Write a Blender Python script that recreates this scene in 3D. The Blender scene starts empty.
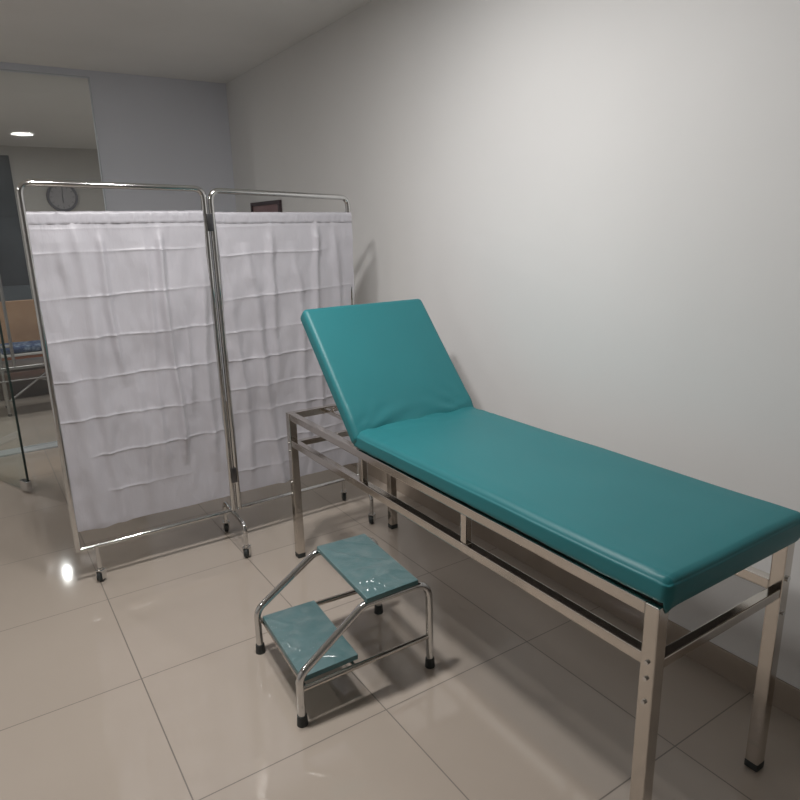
import bpy, bmesh, math, random
from mathutils import Vector, Matrix
random.seed(7)
S = bpy.context.scene
COL = S.collection
PI = math.pi

# ------------------------------------------------------------------ materials
def nt(name):
    m = bpy.data.materials.new(name); m.use_nodes = True
    return m, m.node_tree, m.node_tree.nodes['Principled BSDF']

def setp(b, **k):
    for n, v in k.items():
        b.inputs[n.replace('_', ' ')].default_value = v

def noise_bump(t, b, scale, strength, dist=0.002, detail=3, mapping=None, target='Normal'):
    tc = t.nodes.new('ShaderNodeTexCoord'); n = t.nodes.new('ShaderNodeTexNoise')
    n.inputs['Scale'].default_value = scale; n.inputs['Detail'].default_value = detail
    bp = t.nodes.new('ShaderNodeBump'); bp.inputs['Strength'].default_value = strength
    bp.inputs['Distance'].default_value = dist
    src = tc.outputs['Object']
    if mapping:
        mp = t.nodes.new('ShaderNodeMapping'); mp.inputs['Scale'].default_value = mapping
        t.links.new(src, mp.inputs['Vector']); src = mp.outputs['Vector']
    t.links.new(src, n.inputs['Vector'])
    t.links.new(n.outputs['Fac'], bp.inputs['Height']); t.links.new(bp.outputs['Normal'], b.inputs[target])
    return n

def mottled(name, c1, c2, scale, rough, bump=0.0, bdist=0.002, metallic=0.0, spec=0.5, **kw):
    m, t, b = nt(name)
    setp(b, Roughness=rough, Metallic=metallic); b.inputs['Specular IOR Level'].default_value = spec
    setp(b, **kw)
    tc = t.nodes.new('ShaderNodeTexCoord'); n = t.nodes.new('ShaderNodeTexNoise')
    n.inputs['Scale'].default_value = scale; n.inputs['Detail'].default_value = 4
    t.links.new(tc.outputs['Object'], n.inputs['Vector'])
    r = t.nodes.new('ShaderNodeValToRGB')
    r.color_ramp.elements[0].position = .3; r.color_ramp.elements[1].position = .7
    r.color_ramp.elements[0].color = (*c1, 1); r.color_ramp.elements[1].color = (*c2, 1)
    t.links.new(n.outputs['Fac'], r.inputs['Fac']); t.links.new(r.outputs['Color'], b.inputs['Base Color'])
    if bump:
        bp = t.nodes.new('ShaderNodeBump'); bp.inputs['Strength'].default_value = bump
        bp.inputs['Distance'].default_value = bdist
        t.links.new(n.outputs['Fac'], bp.inputs['Height']); t.links.new(bp.outputs['Normal'], b.inputs['Normal'])
    return m

def emit(name, c, s):
    m, t, b = nt(name); setp(b, Base_Color=(*c, 1), Emission_Color=(*c, 1), Emission_Strength=s, Roughness=.5)
    return m

M = {}
M['steel'] = mottled('stainless_steel', (.60, .565, .52), (.66, .62, .575), 9, .16, metallic=1)
M['steel_dull'] = mottled('brushed_steel', (.36, .35, .345), (.42, .41, .40), 9, .3, metallic=1)
M['steel_dark'] = mottled('dark_steel', (.12, .12, .13), (.16, .16, .17), 12, .35, metallic=1)
M['chrome'] = mottled('chrome', (.60, .60, .60), (.68, .68, .67), 12, .1, metallic=1)
M['rubber'] = mottled('dark_rubber', (.02, .024, .024), (.035, .04, .04), 60, .55, bump=.1)
M['wall'] = mottled('wall_paint', (.70, .698, .698), (.73, .728, .728), 1.3, .6, bump=.03)
M['pier'] = mottled('grey_wall_paint', (.68, .705, .775), (.71, .735, .805), 1.1, .55, bump=.03)
M['ceiling'] = mottled('ceiling_paint', (.78, .78, .77), (.82, .82, .81), 2, .8)
M['lobby_wall'] = mottled('lobby_wall_paint', (.50, .485, .465), (.54, .525, .50), 1.5, .7)
M['skirt'] = mottled('skirting_tile', (.33, .275, .225), (.37, .31, .26), 5, .2)
M['wood'] = mottled('bench_wood', (.34, .20, .115), (.44, .28, .17), 6, .4, bump=.05)
M['wood_red'] = mottled('apron_wood', (.34, .12, .06), (.42, .17, .09), 6, .4)
M['dark_glass'] = mottled('dark_window', (.035, .042, .052), (.065, .078, .092), 2.2, .25)
M['blue_band'] = mottled('blue_grey_panel', (.085, .105, .125), (.10, .125, .145), 3, .5)
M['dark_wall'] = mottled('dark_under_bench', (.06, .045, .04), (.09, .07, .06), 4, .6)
M['case'] = mottled('clock_case', (.13, .13, .155), (.16, .16, .185), 10, .4)
M['dial'] = mottled('clock_dial', (.34, .33, .345), (.38, .37, .385), 10, .5)
M['picture'] = mottled('board_face', (.20, .11, .12), (.26, .17, .17), 5, .5)
M['picture_edge'] = mottled('board_frame', (.045, .03, .035), (.06, .04, .045), 8, .5)
M['door_edge'] = mottled('green_glass_edge', (.015, .03, .026), (.025, .045, .04), 5, .3)
M['channel'] = mottled('aluminium_channel', (.55, .58, .60), (.62, .65, .67), 5, .3, metallic=.3)
M['lamp'] = emit('lamp_diffuser', (1, .96, .9), 14)
M['lamp_far'] = emit('lobby_lamp_diffuser', (1, .97, .92), 40)
M['lamp_ring'] = mottled('lamp_ring', (.7, .7, .7), (.8, .8, .8), 10, .4)
M['under'] = mottled('plywood_underside', (.05, .05, .05), (.08, .07, .07), 10, .6)

# teal vinyl
m, t, b = nt('teal_vinyl')
setp(b, Roughness=.36); b.inputs['Specular IOR Level'].default_value = .5
tc = t.nodes.new('ShaderNodeTexCoord'); n = t.nodes.new('ShaderNodeTexNoise'); n.inputs['Scale'].default_value = 3
t.links.new(tc.outputs['Object'], n.inputs['Vector'])
r = t.nodes.new('ShaderNodeValToRGB'); r.color_ramp.elements[0].color = (.018, .155, .175, 1); r.color_ramp.elements[1].color = (.022, .185, .205, 1)
t.links.new(n.outputs['Fac'], r.inputs['Fac']); t.links.new(r.outputs['Color'], b.inputs['Base Color'])
noise_bump(t, b, 900, .12, .0006)
b.inputs['Roughness'].default_value = .46; b.inputs['Specular IOR Level'].default_value = .38
M['teal'] = m
# stool board
m, t, b = nt('step_laminate')
setp(b, Roughness=.4); b.inputs['Specular IOR Level'].default_value = .5
tc = t.nodes.new('ShaderNodeTexCoord'); n = t.nodes.new('ShaderNodeTexNoise'); n.inputs['Scale'].default_value = 9
t.links.new(tc.outputs['Object'], n.inputs['Vector'])
r = t.nodes.new('ShaderNodeValToRGB'); r.color_ramp.elements[0].color = (.072, .165, .176, 1); r.color_ramp.elements[1].color = (.11, .215, .228, 1)
t.links.new(n.outputs['Fac'], r.inputs['Fac']); t.links.new(r.outputs['Color'], b.inputs['Base Color'])
M['step'] = m
# clear film / glass: transparent with fresnel gloss
def clear(name, tint, rough, ior=1.45, haze=0.0, hazecol=(.8, .85, .86), cloudy=False):
    m = bpy.data.materials.new(name); m.use_nodes = True; t = m.node_tree; t.nodes.clear()
    o = t.nodes.new('ShaderNodeOutputMaterial'); tr = t.nodes.new('ShaderNodeBsdfTransparent'); tr.inputs[0].default_value = (*tint, 1)
    g = t.nodes.new('ShaderNodeBsdfGlossy'); g.inputs['Roughness'].default_value = rough
    lw = t.nodes.new('ShaderNodeLayerWeight'); lw.inputs['Blend'].default_value = .5
    f0 = ((ior - 1) / (ior + 1)) ** 2
    pw = t.nodes.new('ShaderNodeMath'); pw.operation = 'POWER'; pw.inputs[1].default_value = 5; t.links.new(lw.outputs['Facing'], pw.inputs[0])
    f = t.nodes.new('ShaderNodeMath'); f.operation = 'MULTIPLY_ADD'; f.inputs[1].default_value = 1 - f0; f.inputs[2].default_value = f0
    t.links.new(pw.outputs[0], f.inputs[0])
    mx = t.nodes.new('ShaderNodeMixShader'); t.links.new(f.outputs[0], mx.inputs[0])
    base = tr.outputs[0]
    if haze:
        d = t.nodes.new('ShaderNodeBsdfDiffuse'); d.inputs[0].default_value = (*hazecol, 1)
        m2 = t.nodes.new('ShaderNodeMixShader'); m2.inputs[0].default_value = haze
        if cloudy:
            tc = t.nodes.new('ShaderNodeTexCoord'); n = t.nodes.new('ShaderNodeTexNoise'); n.inputs['Scale'].default_value = 22; n.inputs['Detail'].default_value = 8; n.inputs['Distortion'].default_value = .4
            t.links.new(tc.outputs['Object'], n.inputs['Vector'])
            mr = t.nodes.new('ShaderNodeMapRange'); mr.inputs[1].default_value = .45; mr.inputs[2].default_value = .8; mr.inputs[3].default_value = haze * .3; mr.inputs[4].default_value = haze * 4
            t.links.new(n.outputs['Fac'], mr.inputs[0]); t.links.new(mr.outputs[0], m2.inputs[0])
        t.links.new(tr.outputs[0], m2.inputs[1]); t.links.new(d.outputs[0], m2.inputs[2]); base = m2.outputs[0]
    t.links.new(base, mx.inputs[1]); t.links.new(g.outputs[0], mx.inputs[2]); t.links.new(mx.outputs[0], o.inputs[0])
    return m
M['glass'] = clear('clear_glass', (.95, .97, .97), .02, 1.32, .06, (.5, .5, .52))
M['door_glass'] = clear('green_tinted_glass', (.90, .94, .93), .03)
M['film'] = clear('plastic_film', (.97, .97, .97), .2, 1.7, .03, (.85, .88, .88), True)
# curtain
m, t, b = nt('white_satin')
setp(b, Roughness=.42, Base_Color=(.53, .52, .565, 1), Sheen_Weight=.25, Sheen_Roughness=.4)
b.inputs['Specular IOR Level'].default_value = .55
tc = t.nodes.new('ShaderNodeTexCoord')
w = t.nodes.new('ShaderNodeTexNoise'); w.inputs['Scale'].default_value = 9; w.inputs['Detail'].default_value = 5
mp = t.nodes.new('ShaderNodeMapping'); mp.inputs['Scale'].default_value = (2.2, 1, .8)
t.links.new(tc.outputs['Object'], mp.inputs['Vector']); t.links.new(mp.outputs['Vector'], w.inputs['Vector'])
bp = t.nodes.new('ShaderNodeBump'); bp.inputs['Strength'].default_value = .65; bp.inputs['Distance'].default_value = .01
t.links.new(w.outputs['Fac'], bp.inputs['Height']); t.links.new(bp.outputs['Normal'], b.inputs['Normal'])
tl = t.nodes.new('ShaderNodeBsdfTranslucent'); tl.inputs[0].default_value = (.6, .6, .62, 1)
mx = t.nodes.new('ShaderNodeMixShader'); mx.inputs[0].default_value = .15
o = t.nodes['Material Output']
t.links.new(b.outputs[0], mx.inputs[1]); t.links.new(tl.outputs[0], mx.inputs[2]); t.links.new(mx.outputs[0], o.inputs[0])
M['satin'] = m
# floor tiles
TX, TY, TS = .915, 2.151, .6175
m, t, b = nt('floor_tiles')
tc = t.nodes.new('ShaderNodeTexCoord'); sx = t.nodes.new('ShaderNodeSeparateXYZ'); t.links.new(tc.outputs['Object'], sx.inputs[0])
def mth(op, a, b_=None):
    n = t.nodes.new('ShaderNodeMath'); n.operation = op
    for i, v in enumerate((a, b_)):
        if v is None: continue
        if isinstance(v, (int, float)): n.inputs[i].default_value = v
        else: t.links.new(v, n.inputs[i])
    return n.outputs[0]
gs, ids = [], []
for ax, off in (('X', TX), ('Y', TY)):
    q = mth('DIVIDE', mth('SUBTRACT', sx.outputs[ax], off), TS)
    fr = mth('SUBTRACT', q, mth('FLOOR', q)); ids.append(mth('FLOOR', q))
    gs.append(mth('LESS_THAN', mth('MINIMUM', fr, mth('SUBTRACT', 1.0, fr)), .0032))
grout = mth('MAXIMUM', gs[0], gs[1])
cx = t.nodes.new('ShaderNodeCombineXYZ'); t.links.new(ids[0], cx.inputs[0]); t.links.new(ids[1], cx.inputs[1])
wn = t.nodes.new('ShaderNodeTexWhiteNoise'); wn.noise_dimensions = '2D'; t.links.new(cx.outputs[0], wn.inputs['Vector'])
nz = t.nodes.new('ShaderNodeTexNoise'); nz.inputs['Scale'].default_value = 2.5; nz.inputs['Detail'].default_value = 5
t.links.new(tc.outputs['Object'], nz.inputs['Vector'])
f = mth('ADD', mth('MULTIPLY', wn.outputs['Value'], .35), mth('MULTIPLY', nz.outputs['Fac'], .6))
r = t.nodes.new('ShaderNodeValToRGB'); r.color_ramp.elements[0].color = (.40, .345, .295, 1); r.color_ramp.elements[1].color = (.46, .40, .345, 1)
t.links.new(f, r.inputs['Fac'])
mix = t.nodes.new('ShaderNodeMix'); mix.data_type = 'RGBA'
t.links.new(grout, mix.inputs['Factor']); t.links.new(r.outputs['Color'], mix.inputs[6]); mix.inputs[7].default_value = (.17, .145, .125, 1)
t.links.new(mix.outputs[2], b.inputs['Base Color'])
rr = mth('ADD', mth('MULTIPLY', nz.outputs['Fac'], .05), mth('ADD', .05, mth('MULTIPLY', grout, .5)))
t.links.new(rr, b.inputs['Roughness'])
b.inputs['Specular IOR Level'].default_value = .75
M['floor'] = m
# blue patterned cushion fabric
m, t, b = nt('blue_patterned_fabric')
tc = t.nodes.new('ShaderNodeTexCoord'); v = t.nodes.new('ShaderNodeTexVoronoi'); v.inputs['Scale'].default_value = 22
t.links.new(tc.outputs['Object'], v.inputs['Vector'])
r = t.nodes.new('ShaderNodeValToRGB'); r.color_ramp.elements[0].color = (.28, .36, .45, 1); r.color_ramp.elements[1].color = (.03, .06, .14, 1); r.color_ramp.elements[1].position = .55
t.links.new(v.outputs['Distance'], r.inputs['Fac']); t.links.new(r.outputs['Color'], b.inputs['Base Color']); b.inputs['Roughness'].default_value = .8
M['cushion'] = m
M['white_paint'] = mottled('white_trim_paint', (.6, .58, .55), (.66, .64, .6), 5, .4)

# ------------------------------------------------------------------ geometry helpers
def link(name, bm, mat, parent=None, smooth=None, loc=None, label=None):
    me = bpy.data.meshes.new(name)
    bmesh.ops.recalc_face_normals(bm, faces=bm.faces) if len(bm.faces) else None
    bm.to_mesh(me); bm.free()
    mats = mat if isinstance(mat, (list, tuple)) else [mat]
    for x in mats: me.materials.append(x)
    o = bpy.data.objects.new(name, me); COL.objects.link(o)
    if parent: o.parent = parent
    if loc: o.location = loc
    if smooth is not None:
        for p in me.polygons: p.use_smooth = True
        if smooth: me.set_sharp_from_angle(angle=math.radians(smooth))
    if label: o['label'] = label
    return o

def thing(name, label, cat, loc=(0, 0, 0), rotz=0, group=None):
    o = bpy.data.objects.new(name, None); COL.objects.link(o)
    o.location = loc; o.rotation_euler = (0, 0, rotz); o.empty_display_size = .1
    o['label'] = label; o['category'] = cat
    if group: o['group'] = group
    return o

def tag(o, label, cat, group=None):
    o['label'] = label; o['category'] = cat
    if group: o['group'] = group
    return o

def box(bm, a, b, bev=0.0, segs=2):
    a = Vector(a); b = Vector(b)
    r = bmesh.ops.create_cube(bm, size=1)
    vs = r['verts']
    for v in vs:
        v.co = Vector(((a[i] + b[i]) / 2 + v.co[i] * abs(b[i] - a[i])) for i in range(3))
    if bev:
        es = list({e for v in vs for e in v.link_edges})
        bmesh.ops.bevel(bm, geom=es, offset=bev, segments=segs, affect='EDGES', profile=.6)
    return bm

def NB(): return bmesh.new()
def bx(a, b, bev=0.0): return box(NB(), a, b, bev)

def tube(bm, pts, r, seg=14, cap=True):
    """sweep a round tube along a polyline"""
    pts = [Vector(p) for p in pts]
    rings = []
    n0 = None
    for i, p in enumerate(pts):
        if i == 0: d = pts[1] - p
        elif i == len(pts) - 1: d = p - pts[-2]
        else: d = (pts[i + 1] - p).normalized() + (p - pts[i - 1]).normalized()
        d.normalize()
        if n0 is None:
            ref = Vector((0, 0, 1)) if abs(d.z) < .9 else Vector((1, 0, 0))
            n0 = d.cross(ref).normalized()
        else:
            n0 = (n0 - d * n0.dot(d)).normalized()
        b2 = d.cross(n0)
        rings.append([bm.verts.new(p + (n0 * math.cos(k * 2 * PI / seg) + b2 * math.sin(k * 2 * PI / seg)) * r) for k in range(seg)])
    for a, b in zip(rings, rings[1:]):
        for k in range(seg):
            bm.faces.new((a[k], a[(k + 1) % seg], b[(k + 1) % seg], b[k]))
    if cap:
        bm.faces.new(rings[0]); bm.faces.new(list(reversed(rings[-1])))
    return bm

def fillet(pts, rad, n=7):
    """round the inner corners of a polyline"""
    pts = [Vector(p) for p in pts]; out = [pts[0]]
    for i in range(1, len(pts) - 1):
        p = pts[i]; a = (pts[i - 1] - p); b = (pts[i + 1] - p)
        ang = a.angle(b); rr = rad[i - 1] if isinstance(rad, (list, tuple)) else rad
        dd = rr / math.tan(ang / 2)
        dd = min(dd, a.length * .49, b.length * .49)
        s = p + a.normalized() * dd; e = p + b.normalized() * dd
        for k in range(n + 1):
            u = k / n
            out.append(s * (1 - u) ** 2 + p * 2 * u * (1 - u) + e * u ** 2)
    out.append(pts[-1])
    return out

def cyl(bm, p, axis, r, h, seg=20, r2=None):
    ax = {'X': Vector((1, 0, 0)), 'Y': Vector((0, 1, 0)), 'Z': Vector((0, 0, 1))}[axis] if isinstance(axis, str) else Vector(axis).normalized()
    rot = Vector((0, 0, 1)).rotation_difference(ax).to_matrix().to_4x4()
    bmesh.ops.create_cone(bm, cap_ends=True, segments=seg, radius1=r, radius2=r if r2 is None else r2, depth=h,
                          matrix=Matrix.Translation(Vector(p)) @ rot)
    return bm

def box_grid(xs, ys, zs, fn=None):
    bm = NB(); key = {}
    def V(x, y, z):
        k = (round(x, 6), round(y, 6), round(z, 6))
        if k not in key: key[k] = bm.verts.new((x, y, z))
        return key[k]
    def quad(f, us, vs):
        for i in range(len(us) - 1):
            for j in range(len(vs) - 1):
                try: bm.faces.new((V(*f(us[i], vs[j])), V(*f(us[i + 1], vs[j])), V(*f(us[i + 1], vs[j + 1])), V(*f(us[i], vs[j + 1]))))
                except ValueError: pass
    for z in (zs[0], zs[-1]): quad(lambda u, v, z=z: (u, v, z), xs, ys)
    for y in (ys[0], ys[-1]): quad(lambda u, v, y=y: (u, y, v), xs, zs)
    for x in (xs[0], xs[-1]): quad(lambda u, v, x=x: (x, u, v), ys, zs)
    if fn:
        for v in bm.verts: v.co = fn(v.co.copy())
    return bm

def lin(a, b, n, e=None):
    xs = [a + (b - a) * i / n for i in range(n + 1)]
    if e:
        extra = [a + e * k / 5 for k in range(1, 6)] + [b - e * k / 5 for k in range(1, 6)]
        xs = sorted(xs + extra)
        o = [xs[0]]
        for x in xs[1:]:
            if x - o[-1] > 1e-4: o.append(x)
        o[-1] = b
        xs = o
    return xs

def slab(x0, x1, y0, y1, z0, z1, r, nx, ny, disp=None):
    lo = Vector((x0, y0, z0)); hi = Vector((x1, y1, z1))
    def fn(p):
        inner = Vector(min(max(p[i], lo[i] + r), hi[i] - r) for i in range(3))
        d = p - inner
        if d.length > 1e-7: q = inner + d.normalized() * r if True else p
        else: q = p
        if disp: q = disp(q)
        return q
    return box_grid(lin(x0, x1, nx, r), lin(y0, y1, ny, r), lin(z0, z1, 2, r), fn)

def hnoise(x, y, seed=0):
    from mathutils import noise
    return noise.noise(Vector((x, y, seed * 7.31)))

# ------------------------------------------------------------------ dimensions
WX, BY = 1.94, 5.34         # right wall, back wall
CH, LCH = 2.60, 2.55        # ceilings: this room, lobby
LX, FY = -2.9, -3.6         # left and front walls
PX = .955                   # left end of the solid back wall
LY = 9.6                    # lobby far wall

def struct(name, bm, m, parent=None, smooth=None):
    o = link(name, bm, m, parent, smooth)
    if not parent: o['kind'] = 'structure'
    return o
struct('floor', bx((LX - .1, FY - .1, -.1), (3.2, LY + .1, 0)), M['floor'])
struct('ceiling', bx((LX - .1, FY - .1, CH), (WX + .12, BY + .12, CH + .1)), M['ceiling'])
struct('ceiling_lobby', bx((LX - .1, BY + .031, LCH), (3.2, LY + .1, LCH + .1)), M['ceiling'])
struct('wall_right', bx((WX, FY - .1, 0), (WX + .12, BY + .12, CH)), M['wall'])
struct('wall_left', bx((LX - .1, FY - .1, 0), (LX, LY + .1, CH)), M['wall'])
struct('wall_front', bx((LX, FY - .1, 0), (WX, FY, CH)), M['wall'])
struct('wall_back', bx((PX, BY, 0), (WX, BY + .03, CH)), M['pier'])
struct('wall_lintel', bx((LX, BY, LCH), (PX, BY + .03, CH)), M['pier'])
struct('wall_lobby', bx((.70, LY, 0), (3.2, LY + .1, LCH)), M['lobby_wall'])
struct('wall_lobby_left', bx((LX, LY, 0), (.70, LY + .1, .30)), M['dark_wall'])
struct('wall_lobby_right', bx((3.1, BY + .12, 0), (3.2, LY, LCH)), M['lobby_wall'])
struct('baseboard_right', bx((WX - .008, FY, 0), (WX, BY, .10), .002), M['skirt'])
struct('baseboard_back', bx((PX, BY - .008, 0), (WX - .008, BY, .10), .002), M['skirt'])

# glazed front towards the lobby: fixed pane, floor channel, open door leaf
w1 = struct('window_1', bx((.16, 5.300, .012), (PX, 5.312, LCH)), M['glass'])
struct('trim_1', bx((-1.2, 5.20, 0), (PX, 5.33, .012), .002), M['channel'])
# door leaf
dv = Vector((.135, 4.32, 0)); pv = Vector((-.22, 5.15, 0))
dd = (dv - pv); L = dd.length; ang = math.atan2(dd.y, dd.x)
d1 = struct('door_1', bx((0, -.006, .012), (L - .006, .006, 2.30)), M['door_glass'])
d1.location = pv; d1.rotation_euler = (0, 0, ang)
link('glass_edge', bx((L - .006, -.006, .012), (L, .006, 2.30)), M['door_edge'], d1)
bm = bx((L - .075, -.016, .012), (L + .004, .016, .075), .004); link('lock_plate', bm, M['chrome'], d1)
bm = bx((0, -.018, .008), (.13, .018, .075), .004); link('pivot_plate', bm, M['chrome'], d1)

# ------------------------------------------------------------------ lobby beyond the glass
# dark window with blue-grey panel under it in the far wall's left part
struct('window_2', bx((LX, LY - .02, .90), (.70, LY + .02, 2.44)), M['dark_glass'])
struct('trim_4', bx((LX, LY - .03, .30), (.70, LY + .03, .90)), M['blue_band'])
struct('trim_5', bx((LX, LY - .02, 2.44), (.70, LY + .1, LCH)), M['lobby_wall'])

bench = thing('wooden_bench', 'light wooden bench with tall solid back in the lobby beyond the glass', 'bench', (0, 0, 0))
link('backrest', bx((-1.2, 7.32, .42), (.9, 7.36, .90), .008), M['wood'], bench)
link('seat', bx((-1.2, 6.93, .425), (.9, 7.32, .4445), .004), M['white_paint'], bench, label='whitish seat board')
link('apron', bx((-1.18, 6.94, .335), (.88, 6.965, .425), .003), M['wood_red'], bench, label='reddish wooden apron')
for x in (-1.16, -.15, .83):
    link('leg', bx((x, 6.985, 0), (x + .05, 7.035, .405), .004), M['wood'], bench)
    link('leg', bx((x, 7.27, 0), (x + .05, 7.32, .405), .004), M['wood'], bench)
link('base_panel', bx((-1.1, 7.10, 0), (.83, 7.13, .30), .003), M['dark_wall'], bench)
c = slab(.18, .78, 6.95, 7.26, .450, .515, .030, 14, 8, lambda q: q + Vector((0, 0, .008 * hnoise(q.x * 8, q.y * 8, 2) * max(0, q.z - .47) / .08)))
c = link('seat_cushion', c, M['cushion'], None, 180)
tag(c, 'flat blue patterned cushion lying on the wooden lobby bench', 'cushion')

# steel frame of a trolley standing in the lobby, seen left of the folding screen
tr = thing('steel_trolley', 'bare tubular steel trolley frame with crossed braces in front of lobby bench', 'trolley', (0, 0, 0))
for (x, y, zt) in ((.155, 6.4, .60), (.155, 6.75, .60), (.66, 6.4, .42), (.66, 6.75, .42)):
    lg = link('leg', tube(NB(), [(x, y, .02), (x, y, zt)], .013), M['steel_dull'], tr, 40)
    link('foot_cap', cyl(NB(), (x, y, .011), 'Z', .016, .022, 12), M['rubber'], lg)
link('upright', tube(NB(), [(.252, 6.4, .41), (.252, 6.4, 1.20)], .013), M['steel_dull'], tr, 40)
link('top_rail', tube(NB(), [(-.25, 6.4, .60), (.252, 6.4, .60)], .012), M['steel_dull'], tr, 40)
link('shelf', bx((-.25, 6.38, .40), (.68, 6.77, .425), .004), M['steel_dull'], tr)
link('brace', tube(NB(), [(.17, 6.4, .13), (.52, 6.4, .37)], .009), M['steel_dull'], tr, 40)
link('brace', tube(NB(), [(.42, 6.415, .30), (.62, 6.415, .22)], .009), M['steel_dull'], tr, 40)
link('shelf', bx((-.25, 6.38, .30), (.68, 6.77, .312), .003), M['steel_dull'], tr)

# wall clock
ck = thing('wall_clock', 'round wall clock with pale dial and dark rim on lobby wall', 'clock', (1.22, LY, 1.963))
ck.scale = (1.13, 1.13, 1.13)
bm = NB(); segs = 40; prof = [(.0, 0), (.155, 0), (.160, -.012), (.155, -.035), (.138, -.035), (.132, -.022), (.0, -.022)]
rings = []
for rr_, y in prof:
    rings.append([bm.verts.new((rr_ * math.cos(k * 2 * PI / segs), y, rr_ * math.sin(k * 2 * PI / segs))) for k in range(segs)] if rr_ else [bm.verts.new((0, y, 0))])
for a, b2 in zip(rings, rings[1:]):
    for k in range(segs):
        if len(a) == 1: bm.faces.new((a[0], b2[k], b2[(k + 1) % segs]))
        elif len(b2) == 1: bm.faces.new((a[k], a[(k + 1) % segs], b2[0]))
        else: bm.faces.new((a[k], a[(k + 1) % segs], b2[(k + 1) % segs], b2[k]))
link('clock_case', bm, M['case'], ck, 40)
dial = link('dial', cyl(NB(), (0, -.0235, 0), 'Y', .131, .003, 40), M['dial'], ck)
for k in range(12):
    a = k * PI / 6
    bm = bx((-.004, -.0265, .102), (.004, -.0255, .122))
    bmesh.ops.rotate(bm, verts=bm.verts, matrix=Matrix.Rotation(a, 3, 'Y'), cent=(0, 0, 0))
    link('hour_mark', bm, M['case'], dial)
for nm, ln, wd, a in (('hour_hand', .065, .006, math.radians(178)), ('minute_hand', .105, .0045, math.radians(4))):
    bm = bx((-wd, -.029, -.012), (wd, -.0275, ln))
    bmesh.ops.rotate(bm, verts=bm.verts, matrix=Matrix.Rotation(a, 3, 'Y'), cent=(0, 0, 0))
    link(nm, bm, M['case'], ck)

# framed board on right wall
pf = thing('framed_board', 'small reddish brown framed board on right wall above the folding screen', 'picture', (WX, 4.70, 1.50))
bm = NB()
for a, b2 in (((-.022, -.27, .175), (0, .27, .20)), ((-.022, -.27, -.20), (0, .27, -.175)), ((-.022, -.27, -.175), (0, -.245, .175)), ((-.022, .245, -.175), (0, .27, .175))):
    box(bm, a, b2, .002)
link('frame', bm, M['picture_edge'], pf)
link('board_face', bx((-.012, -.245, -.175), (-.001, .245, .175)), M['picture'], pf)

# ------------------------------------------------------------------ lamps
def downlight(x, y, z, r, mat, label, group=None):
    d = thing('ceiling_downlight', label, 'ceiling light', (x, y, z), 0, group)
    bm = NB(); segs = 32; rg = []
    for rr_, zz in ((r + .018, 0), (r + .018, -.006), (r + .002, -.010), (r, -.004), (r, 0)):
        rg.append([bm.verts.new((rr_ * math.cos(k * 2 * PI / segs), rr_ * math.sin(k * 2 * PI / segs), zz)) for k in range(segs)])
    for a, b2 in zip(rg, rg[1:]):
        for k in range(segs): bm.faces.new((a[k], a[(k + 1) % segs], b2[(k + 1) % segs], b2[k]))
    link('trim_ring', bm, M['lamp_ring'], d, 40)
    link('diffuser', cyl(NB(), (0, 0, -.004), 'Z', r, .004, 32), mat, d)
    return d
def area(x, y, z, size, power, col=(1, .975, .95), spread=None):
    l = bpy.data.lights.new('downlight_lamp', 'AREA'); l.shape = 'DISK'; l.size = size; l.energy = power; l.color = col
    if spread: l.spread = spread
    o = bpy.data.objects.new('downlight_lamp', l); COL.objects.link(o); o.location = (x, y, z - .016)
    return o
MAIN = (.45, 1.85)
for (x, y, pw) in ((.38, 1.87, 24), (.80, 1.87, 15), (-1.7, 3.9, 8), (-2.0, 1.87, 7)):  # the last two, far left and unseen, are added fill lamps
    downlight(x, y, CH, .10, M['lamp'], 'round recessed downlight in the ceiling over the examination room', 'examination room downlights')
    area(x, y, CH, .22, pw)
for (x, y, pw) in ((-.9, 6.2, 22), (.50, 8.4, 4), (1.9, 7.0, 20)):
    downlight(x, y, LCH, .034 if y == 8.4 else .075, M['lamp_far'], 'small bright round downlight in the lobby ceiling', 'lobby downlights')
    area(x, y, LCH, .06 if y == 8.4 else .15, pw)
wd = bpy.data.worlds.new('World'); S.world = wd; wd.use_nodes = True
wd.node_tree.nodes['Background'].inputs[0].default_value = (.5, .5, .52, 1); wd.node_tree.nodes['Background'].inputs[1].default_value = .1

# ------------------------------------------------------------------ examination bed
BX0, BX1, BY0, BY1 = 1.110, 1.667, .728, 2.650
T = .036; ZR = .709
bed = thing('examination_bed', 'steel framed examination bed with teal vinyl mattress and raised backrest', 'examination bed', (BX0 + .28, 1.68, 0))
bo = Vector((BX0 + .28, 1.68, 0))
def bl(name, a, b, mat=None, parent=None, bev=.003, label=None):
    o = link(name, bx(Vector(a) - bo, Vector(b) - bo, bev), mat or M['steel'], parent or bed, None, label=label)
    return o
def bolt(p, ax, par, r=.006):
    p = Vector(p) - bo
    bm = cyl(NB(), p, ax, r, .006, 12); 
    link('bolt', bm, M['chrome'], par, 30)
for (x, y) in ((BX0, BY0), (BX1 - T, BY0), (BX0, BY1 - T), (BX1 - T, BY1 - T)):
    lg = bl('leg', (x, y, .018), (x + T, y + T, ZR))
    link('foot_cap', bx(Vector((x - .001, y - .001, 0)) - bo, Vector((x + T + .001, y + T + .001, .024)) - bo, .004), M['rubber'], lg, 30)
    if x == BX0:
        for z in (.571, .53, .38 if y > 2 else .47): bolt((x - .002, y + T / 2, z), 'X', lg, .005)
    else:
        bolt((x + T / 2, y - .002, .60), 'Y', lg, .008); bolt((x + T / 2, y - .002, .50), 'Y', lg, .006)
RT = .030
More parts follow.
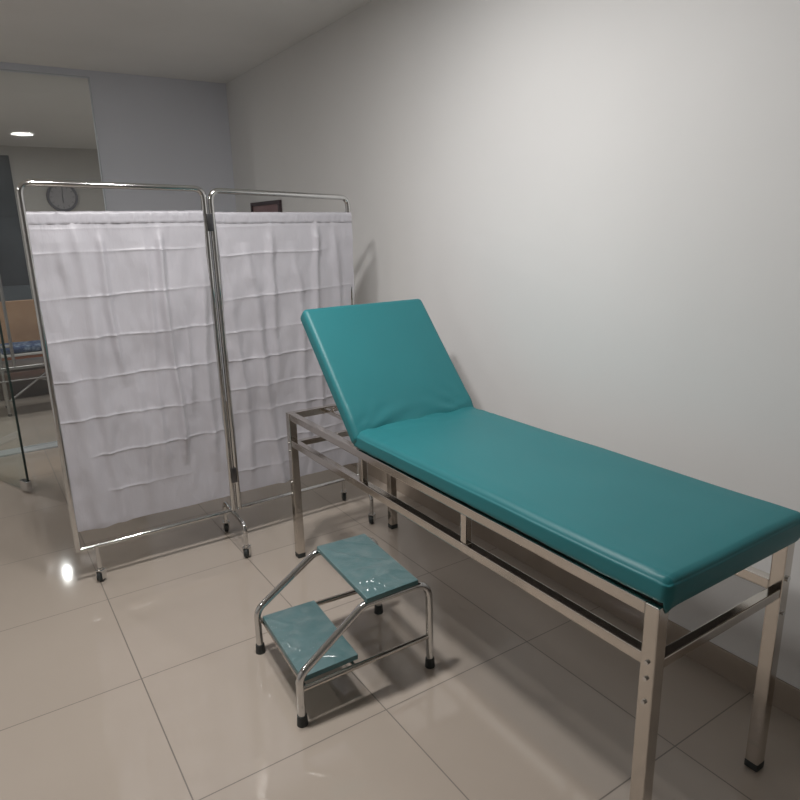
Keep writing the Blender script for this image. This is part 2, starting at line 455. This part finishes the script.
for x in (BX0 + .003, BX1 - T + .003):
    bl('side_rail', (x, BY0 + T, ZR - RT), (x + RT, BY1 - T, ZR))
    bl('side_rail', (x, BY0 + T, .556), (x + RT, BY1 - T, .586))
    for y in (1.380, 1.985):
        bl('upright', (x + .004, y, .586), (x + RT - .002, y + .026, ZR - RT))
for y in (BY0 + .003, BY1 - T + .003):
    bl('cross_rail', (BX0 + T, y, ZR - (.014 if y < 1 else RT)), (BX1 - T, y + RT, ZR))
    bl('cross_rail', (BX0 + T, y, .547), (BX1 - T, y + .026, .573))
bl('cross_rail', (BX0 + .033, 2.01, ZR - RT), (BX1 - .033, 2.035, ZR))
# inner backrest supports at the head end
for x in (1.285, 1.465):
    bl('support_rail', (x, 2.035, ZR - .022), (x + .018, BY1 - T + .003, ZR - .004), bev=.002)
HY, HZ = 2.030, .711
BA = math.radians(47.5)
bdir = Vector((0, math.cos(BA), math.sin(BA)))
for x in (1.294, 1.474):
    s = Vector((x, 2.56, ZR - .006)); e = Vector((x, HY, HZ)) + bdir * .30 + Vector((0, math.sin(BA), -math.cos(BA))) * .016
    link('strut', tube(NB(), [s - bo, e - bo], .006, 10), M['steel'], bed, 40)
# mattress deck and cushion
link('deck', bx(Vector((BX0 + .026, BY0 + .006, ZR + .0005)) - bo, Vector((BX1 - .006, 2.035, ZR + .009)) - bo, .002), M['under'], bed)
def mdisp(q):
    # soft sag, puckers near the hinge and the sewn near corners
    top = max(0, (q.z - (ZR + .02)) / .05)
    u = (q.y - 1.99)
    w = math.exp(-(u / .10) ** 2)
    q.z += top * (.003 * hnoise(q.x * 5, q.y * 4, 1) + w * .006 * hnoise(q.x * 18 + q.y * 6, q.y * 30, 3))
    if q.z > ZR + .055:
        ex = min(q.x - BX0, BX1 - q.x); ey = q.y - BY0
        d = math.hypot(max(0, .06 - ex), max(0, .06 - ey))
        q.z -= .004 * min(1, d / .06)
    if q.x < BX0 + .03 and q.z < ZR + .0335:
        tq = (ZR + .0335 - q.z) / .024
        q.x -= .011 * tq * tq * (BX0 + .03 - q.x) / .03; q.z -= .005 * tq * max(0, BX0 + .03 - q.x) / .03
    if q.x < BX0 + .02 and q.z < ZR + .02: q.z += .005 * hnoise(q.y * 14, 2, 6) * (ZR + .02 - q.z) / .02
    if q.y < BY0 and q.z < ZR + .03: q.z -= .027 * (ZR + .03 - q.z) / .0205
    ey = max(0, 1 - (q.y - BY0) / .05); ex = max(0, 1 - (q.x - BX0 + .009) / .05)
    q.z += .002 * top * math.sin((q.x * 3 + q.y) * 110) * min(ey, ex)
    q.x += .006 + .013 * max(0, (2.045 - q.y) / 1.33)
    q.x += .0025 * hnoise(q.y * 6, q.z * 10, 5) * (1 if abs(q.x - 1.38) > .2 else 0)
    return q
mat_o = slab(BX0 - .009, BX1 + .006, BY0 - .013, 2.045, ZR + .0095, ZR + .073, .024, 34, 74, mdisp)
for v in mat_o.verts: v.co -= bo
link('mattress', mat_o, M['teal'], bed, 180)
# backrest section: local x across, y up the slope, z normal
BLEN = .600
def bdisp(q):
    top = max(0, min(1, (q.z - .02) / .03))
    w = math.exp(-(q.y / .11) ** 2)
    pk = math.exp(-((q.y - .012) / .03) ** 2)
    q.z += top * (.004 * hnoise(q.x * 4, q.y * 4, 8) - .010 * pk)
    # fan of creases radiating from both hinge corners
    for cx_, sg in ((0, 1), (.56, -1)):
        r_ = math.hypot(q.x - cx_, q.y); a_ = math.atan2(q.y, (q.x - cx_) * sg + 1e-6)
        q.z += top * .0045 * math.sin(a_ * 17 + 1) * math.exp(-((r_ - .12) / .10) ** 2) * math.exp(-(a_ / .7) ** 2)
    q.z += top * w * .006 * hnoise(q.x * 14, q.y * 30, 4)
    return q
bb = slab(0, BX1 - BX0 + .018, 0, BLEN, .002, .068, .021, 40, 50, bdisp)
bk = link('backrest', bb, M['teal'], bed, 180)
bk.location = Vector((BX0 - .009, HY - .002, HZ)) - bo; bk.rotation_euler = (BA, 0, 0)
# metal tray under backrest
fr = NB()
for a, b2 in (((.05, .03, -.018), (.07, BLEN - .04, .004)), ((.50, .03, -.018), (.52, BLEN - .04, .004)), ((.07, BLEN - .065, -.016), (.50, BLEN - .042, .004)), ((.07, .29, -.016), (.50, .312, .0)), ((.03, .03, -.004), (.54, BLEN - .03, .0035))):
    box(fr, a, b2, .002)
link('backrest_frame', fr, M['steel'], bk, 30)
link('hinge', cyl(NB(), Vector((1.38, HY + .012, ZR + .005)) - bo, 'X', .006, .5, 12), M['steel'], bed, 40)

# ------------------------------------------------------------------ folding screen
SY = 2.95
scr = thing('folding_screen', 'two-panel chrome privacy screen on casters with creased white satin curtains', 'privacy screen', (.945, SY, 0))
so = Vector((.945, SY, 0))
TR = .0125
def panel(x0, x1, y0, y1, zt, zb, cx0, cx1, ct, cb, creases, seed, folds, dzt=0, dct=0, edge=0):
    def P(x, z, oy=0):
        u = (x - x0) / (x1 - x0)
        return Vector((x, y0 + (y1 - y0) * u + oy, z)) - so
    def drape(u, v0=0):
        return -edge * max(0, (u - .92) / .08)
    pts = fillet([P(x0, zb), P(x0, zt), P(x1, zt + dzt), P(x1, zb)], .045, 8)
    fo = link('screen_frame', tube(NB(), pts, TR, 16), M['chrome'], scr, 50)
    link('bottom_rail', tube(NB(), [P(x0, zb + .004), P(x1, zb + .004)], .010, 14), M['chrome'], fo, 50)
    for zz, nm in ((ct - .012, 'curtain_rod'), (cb + .012, 'curtain_rod')):
        link(nm, tube(NB(), [P(x0, zz), P(x1, zz)], .004, 10), M['chrome'], fo, 50)
    # cloth
    bm = NB(); NX, NZ = 110, 440; grid = []
    rnd = random.Random(seed)
    for j in range(NZ + 1):
        v = j / NZ; row = []
        for i in range(NX + 1):
            u = i / NX
            z = ct + (cb - ct) * v
            bot = .006 * hnoise(u * 3, 0, seed) * v ** 3
            xx = cx0 + (cx1 - cx0) * u + (.004 * hnoise(0, z * 5, seed + 1) * (1 - 2 * u) if 0 else .004 * hnoise(u * 2, z * 6, seed + 1))
            zz = z + bot
            y = 0
            # long soft vertical folds that fade at the rods
            env = math.sin(PI * min(1, max(0, v * 1.0))) ** .5
            for (fu, wdt, amp, drift, v0, v1) in folds:
                c_ = fu + drift * (v - .5) + .012 * math.sin(v * 9 + fu * 20)
                e = max(0, min(1, (v - v0) / .12)) * max(0, min(1, (v1 - v) / .12))
                y -= 1.5 * amp * e * math.exp(-((u - c_) / wdt) ** 2)
            y += env * (.016 * hnoise(u * 3.5, z * 2.6, seed + 2) + .010 * hnoise(u * 9, z * 4.5, seed + 3) + .004 * hnoise(u * 20, z * 9, seed + 8))
            # pressed fold lines across the cloth; each square bellies a little
            for k, (cz, a0, a1, tilt) in enumerate(creases):
                zc = cz + tilt * (u - .5) + .006 * hnoise(u * 4, k * 3.1, seed + 4)
                dz = z - zc
                s_ = .72 + .28 * max(-1, min(1, 5 * hnoise(u * 2.3, k * 5.7, seed + 5) + .6))
                if a0 <= u <= a1:
                    s_ *= min(1, (u - a0) / .08 if a0 else 1, (a1 - u) / .08 if a1 < 1 else 1)
                    y -= s_ * (.0038 * math.exp(-abs(dz) / .0035) + .0045 * math.exp(-abs(dz) / .05))
            y += .0025 * hnoise(u * 22, z * 14, seed + 6) * (1 if v > .04 else .4)
            y *= min(1, max(0, (v - .028) / .06))
            base = P(xx, zz)
            y += drape(u); base.z += dct * u * (1 - v)
            row.append(bm.verts.new(base + Vector((0, y - .007, 0))))
        grid.append(row)
    for j in range(NZ):
        for i in range(NX):
            bm.faces.new((grid[j][i], grid[j][i + 1], grid[j + 1][i + 1], grid[j + 1][i]))
    cu = link('curtain', bm, M['satin'], scr, 180)
    # hem band folded over the rod
    bm = NB(); rows = []
    for j, (zz, yy) in enumerate(((ct - .048, -.0080), (ct - .047, -.0098), (ct - .036, -.0088), (ct - .024, -.0094), (ct - .010, -.0088), (ct - .003, -.0070), (ct + .001, 0), (ct - .003, .008), (ct - .045, .005))):
        rows.append([bm.verts.new(P(cx0 + (cx1 - cx0) * i / 120, zz + .002 * hnoise(i * .13, 0, seed + 9) + dct * i / 120) + Vector((0, yy + (.0008 * math.sin(i * 1.1 + 3 * math.sin(i * .17)) + .0018 * hnoise(i * .35 + j * .9, j * 1.3, seed) if yy < -.0072 and j else 0) + drape(i / 120), 0))) for i in range(121)])
    for a, b2 in zip(rows, rows[1:]):
        for i in range(120): bm.faces.new((a[i], a[i + 1], b2[i + 1], b2[i]))
    link('hem', bm, M['satin'], cu, 180)
    return fo
LF = [(.09, .05, .016, .16, .35, 1.1), (.26, .035, .010, .04, -.1, 1.1), (.40, .022, .014, .10, .0, .55), (.455, .03, .010, .04, .4, 1.0),
      (.60, .02, .007, -.02, .05, .9), (.71, .022, .018, .02, .0, .85), (.80, .02, .009, -.05, .3, .7), (.93, .03, .014, -.05, .1, .9), (.2, .03, .008, .1, .0, .3)]
RF = [(.24, .04, .018, .16, .1, 1.1), (.36, .03, .012, .02, .0, .6), (.55, .03, .010, .03, .1, 1.0), (.68, .025, .013, -.04, -.1, .8), (.86, .03, .010, .0, .0, .7), (.08, .03, .010, .05, .2, 1.0)]
LC = [(1.525, 0, 1, .0), (1.433, 0, 1, .004), (1.258, 0, 1, .012), (1.088, 0, 1, .010), (.918, 0, 1, .004), (.750, 0, 1, .0), (.588, .12, 1, .01), (.415, .2, .8, 0)]
RC = [(1.52, 0, 1, 0), (1.400, 0, .8, .015), (1.212, 0, 1, .035), (1.055, 0, 1, .02), (.920, 0, 1, .014), (.785, 0, 1, .01), (.66, 0, 1, .01), (.50, .1, .9, .01), (.37, .0, .9, 0)]
panel(.232, .929, SY, SY, 1.695, .168, .240, .917, 1.588, .258, LC, 11, LF, -.017, -.001)
panel(.958, 1.652, SY - .003, SY + .02, 1.672, .176, .968, 1.660, 1.580, .262, RC, 23, RF, -.028, -.006, .010)
# hinges between the two inner posts
for z in (1.50, .32):
    link('hinge', bx(Vector((.930, SY - .0165, z)) - so, Vector((.957, SY - .0115, z + .075)) - so, .003), M['steel_dark'], scr, 30)
def caster(x, y, z, rot, parent):
    """swivel caster: stem, fork and dark wheel, wheel centre under stem"""
    p = Vector((x, y, 0)) - so
    e = NB()
    cyl(e, p + Vector((0, 0, (z + .052) / 2)), 'Z', .0075, z - .052, 12)
    c_, s_ = math.cos(rot), math.sin(rot)
    R3 = Matrix.Rotation(rot, 3, 'Z')
    f = NB()
    for sgn in (-1, 1):
        box(f, (-.012, sgn * .0145 - .0020, .014), (.016, sgn * .0145 + .0020, .052), .001)
    box(f, (-.013, -.0165, .050), (.017, .0165, .056), .002)
    cyl(f, (0, 0, .060), 'Z', .012, .010, 16)
    bmesh.ops.rotate(f, verts=f.verts, matrix=R3, cent=(0, 0, 0))
    for v in f.verts: v.co += p
    mtmp = bpy.data.meshes.new('tmp'); f.to_mesh(mtmp); f.free(); e.from_mesh(mtmp); bpy.data.meshes.remove(mtmp)
    c = link('caster', e, M['chrome'], parent, 35)
    w = NB(); prof = [(-.010, .0), (-.010, .019), (-.007, .0235), (.007, .0235), (.010, .019), (.010, 0)]
    rg = []
    for a, rr_ in prof:
        rg.append([w.verts.new(R3 @ Vector((rr_ * math.cos(k * PI / 10), a, rr_ * math.sin(k * PI / 10))) + p + Vector((0, 0, .0235))) for k in range(20)] if rr_ else [w.verts.new(R3 @ Vector((0, a, 0)) + p + Vector((0, 0, .0235)))])
    for a, b2 in zip(rg, rg[1:]):
        for k in range(20):
            if len(a) == 1: w.faces.new((a[0], b2[k], b2[(k + 1) % 20]))
            elif len(b2) == 1: w.faces.new((a[k], a[(k + 1) % 20], b2[0]))
            else: w.faces.new((a[k], a[(k + 1) % 20], b2[(k + 1) % 20], b2[k]))
    link('wheel', w, M['rubber'], c, 40)
def foot(x, y0, y1, rot=0, dx=0):
    pts = fillet([Vector((x + dx, y0, .06)) - so, Vector((x + dx * .8, y0, .165)) - so, Vector((x - dx * .8, y1, .165)) - so, Vector((x - dx, y1, .06)) - so], .04, 7)
    fo = link('foot_bracket', tube(NB(), pts, .010, 12), M['chrome'], scr, 50)
    caster(x + dx, y0, .062, rot, scr); caster(x - dx, y1, .062, rot + .3, scr)
foot(.925, 2.775, 3.10, .9, -.006)
foot(1.600, 2.735, 3.09, .7, -.015)
st = link('stem', tube(NB(), [Vector((.305, SY, .168)) - so, Vector((.305, SY, .055)) - so], .009, 12), M['chrome'], scr, 50)
caster(.305, SY, .062, .8, scr)

# ------------------------------------------------------------------ step stool
SR = math.radians(-4)
stool = thing('step_stool', 'two-step chrome stool with film-wrapped teal boards beside the bed', 'step stool', (.93, 1.84, 0), SR)
def SP(x, y, z):
    y -= .032 * max(0, (1.172 - x) / .49) * (2.035 - y) / .39
    return Vector((x - .93, y - 1.84, z))
TU = .0128
for y in (1.645, 2.035):
    pts = fillet([SP(.682, y, .012), SP(.682, y, .172), SP(.915, y, .335), SP(1.172, y, .335), SP(1.172, y, .012)], [.06, .06, .072], 8)
    sf = link('side_frame', tube(NB(), pts, TU, 18), M['chrome'], stool, 60)
    for x in (.682, 1.172):
        link('rubber_foot', cyl(NB(), SP(x, y, .017), 'Z', .018, .034, 18, .0155), M['rubber'], sf, 40)
    link('lower_rail', tube(NB(), [SP(.682, y, .124), SP(1.172, y, .124)], .0095, 12), M['steel'], sf, 50)
link('cross_bar', tube(NB(), [SP(.70, 1.645, .125), SP(.70, 2.035, .125)], .007, 12), M['steel'], stool, 50)
link('cross_bar', tube(NB(), [SP(.875, 1.645, .125), SP(.875, 2.035, .125)], .007, 12), M['steel'], stool, 50)
link('cross_bar', tube(NB(), [SP(.95, 1.645, .330), SP(.95, 2.035, .330)], .007, 12), M['steel'], stool, 50)
link('cross_bar', tube(NB(), [SP(1.10, 1.645, .330), SP(1.10, 2.035, .330)], .007, 12), M['steel'], stool, 50)
def board(x0, x1, y0, y1, z0, z1, seed, ridges=()):
    bb_ = bx((x0, y0, z0), (x1, y1, z1), .003)
    for v in bb_.verts: v.co = SP(*v.co)
    b_ = link('step_board', bb_, M['step'], stool, 30)
    bm = NB(); NX, NY = 90, 150; g = []
    for j in range(NY + 1):
        row = []
        for i in range(NX + 1):
            u, v = i / NX, j / NY
            x = x0 - .001 + (x1 - x0 + .002) * u; y = y0 - .001 + (y1 - y0 + .002) * v
            ed = min(1, min(u, 1 - u) * 8, min(v, 1 - v) * 10)
            a = hnoise(x * 16 + y * 9, y * 7 - x * 4, seed); b3 = hnoise(x * 9, y * 26 + x * 12, seed + 1); c3 = 1 - abs(hnoise(x * 7 + y * 5, y * 6, seed + 2)) * 2
            h = .0015 + ed * (.0022 * abs(a) + .0016 * abs(b3) + .0035 * max(0, c3 - .80) / .2)
            for (ax_, ay_, bx_, by_) in ridges:
                L2 = (bx_ - ax_) ** 2 + (by_ - ay_) ** 2
                tt = ((x - ax_) * (bx_ - ax_) + (y - ay_) * (by_ - ay_)) / L2; tt2 = max(0, min(1, tt))
                dd_ = math.hypot(x - ax_ - (bx_ - ax_) * tt2, y - ay_ - (by_ - ay_) * tt2)
                h += .0055 * math.exp(-(dd_ / .007) ** 2) * (.7 + .45 * math.sin(tt * 15 + seed * 2) + .4 * hnoise(tt * 9, 0, seed))
            p = SP(x, y, z1 + h)
            if ed == 0: p.z = z1 + .0008
            row.append(bm.verts.new(p))
        g.append(row)
    for j in range(NY):
        for i in range(NX): bm.faces.new((g[j][i], g[j][i + 1], g[j + 1][i + 1], g[j + 1][i]))
    link('plastic_film', bm, M['film'], b_, 180, label='clear wrinkled plastic film')
def W(x, y):
    c_, s_ = math.cos(-SR), math.sin(-SR); a, b2 = x - .93, y - 1.84
    return (.93 + a * c_ - b2 * s_, 1.84 + a * s_ + b2 * c_)
board(.921, 1.119, 1.628, 2.026, .3475, .365, 3, [W(.905, 1.68) + W(.960, 1.655), W(.975, 1.71) + W(.995, 1.650), W(.93, 1.72) + W(.985, 1.70)])
board(.695, .896, 1.6595, 2.0205, .1340, .153, 9, [W(.688, 1.90) + W(.712, 1.836), W(.712, 1.836) + W(.737, 1.79), W(.83, 1.66) + W(.84, 1.65)])

# ------------------------------------------------------------------ camera
f, yaw, pit, rol = 655.9, .5767, .25847, -.02475
cy, sy, cp, sp = math.cos(yaw), math.sin(yaw), math.cos(pit), math.sin(pit)
fwd = Vector((sy * cp, cy * cp, -sp)); rgt = Vector((cy, -sy, 0)); up = rgt.cross(fwd)
r2 = rgt * math.cos(rol) + up * math.sin(rol); u2 = -rgt * math.sin(rol) + up * math.cos(rol)
cd = bpy.data.cameras.new('camera'); cam = bpy.data.objects.new('camera', cd); COL.objects.link(cam)
cd.sensor_width = 36; cd.lens = f / 800 * 36; cd.clip_start = .02
cam.matrix_world = Matrix(((r2.x, u2.x, -fwd.x, 0), (r2.y, u2.y, -fwd.y, 0), (r2.z, u2.z, -fwd.z, 1.5), (0, 0, 0, 1)))
S.camera = cam
S.view_settings.view_transform = 'Standard'; S.view_settings.look = 'None'; S.view_settings.gamma = 1
S.view_settings.exposure = 0.0
S.view_settings.use_curve_mapping = False
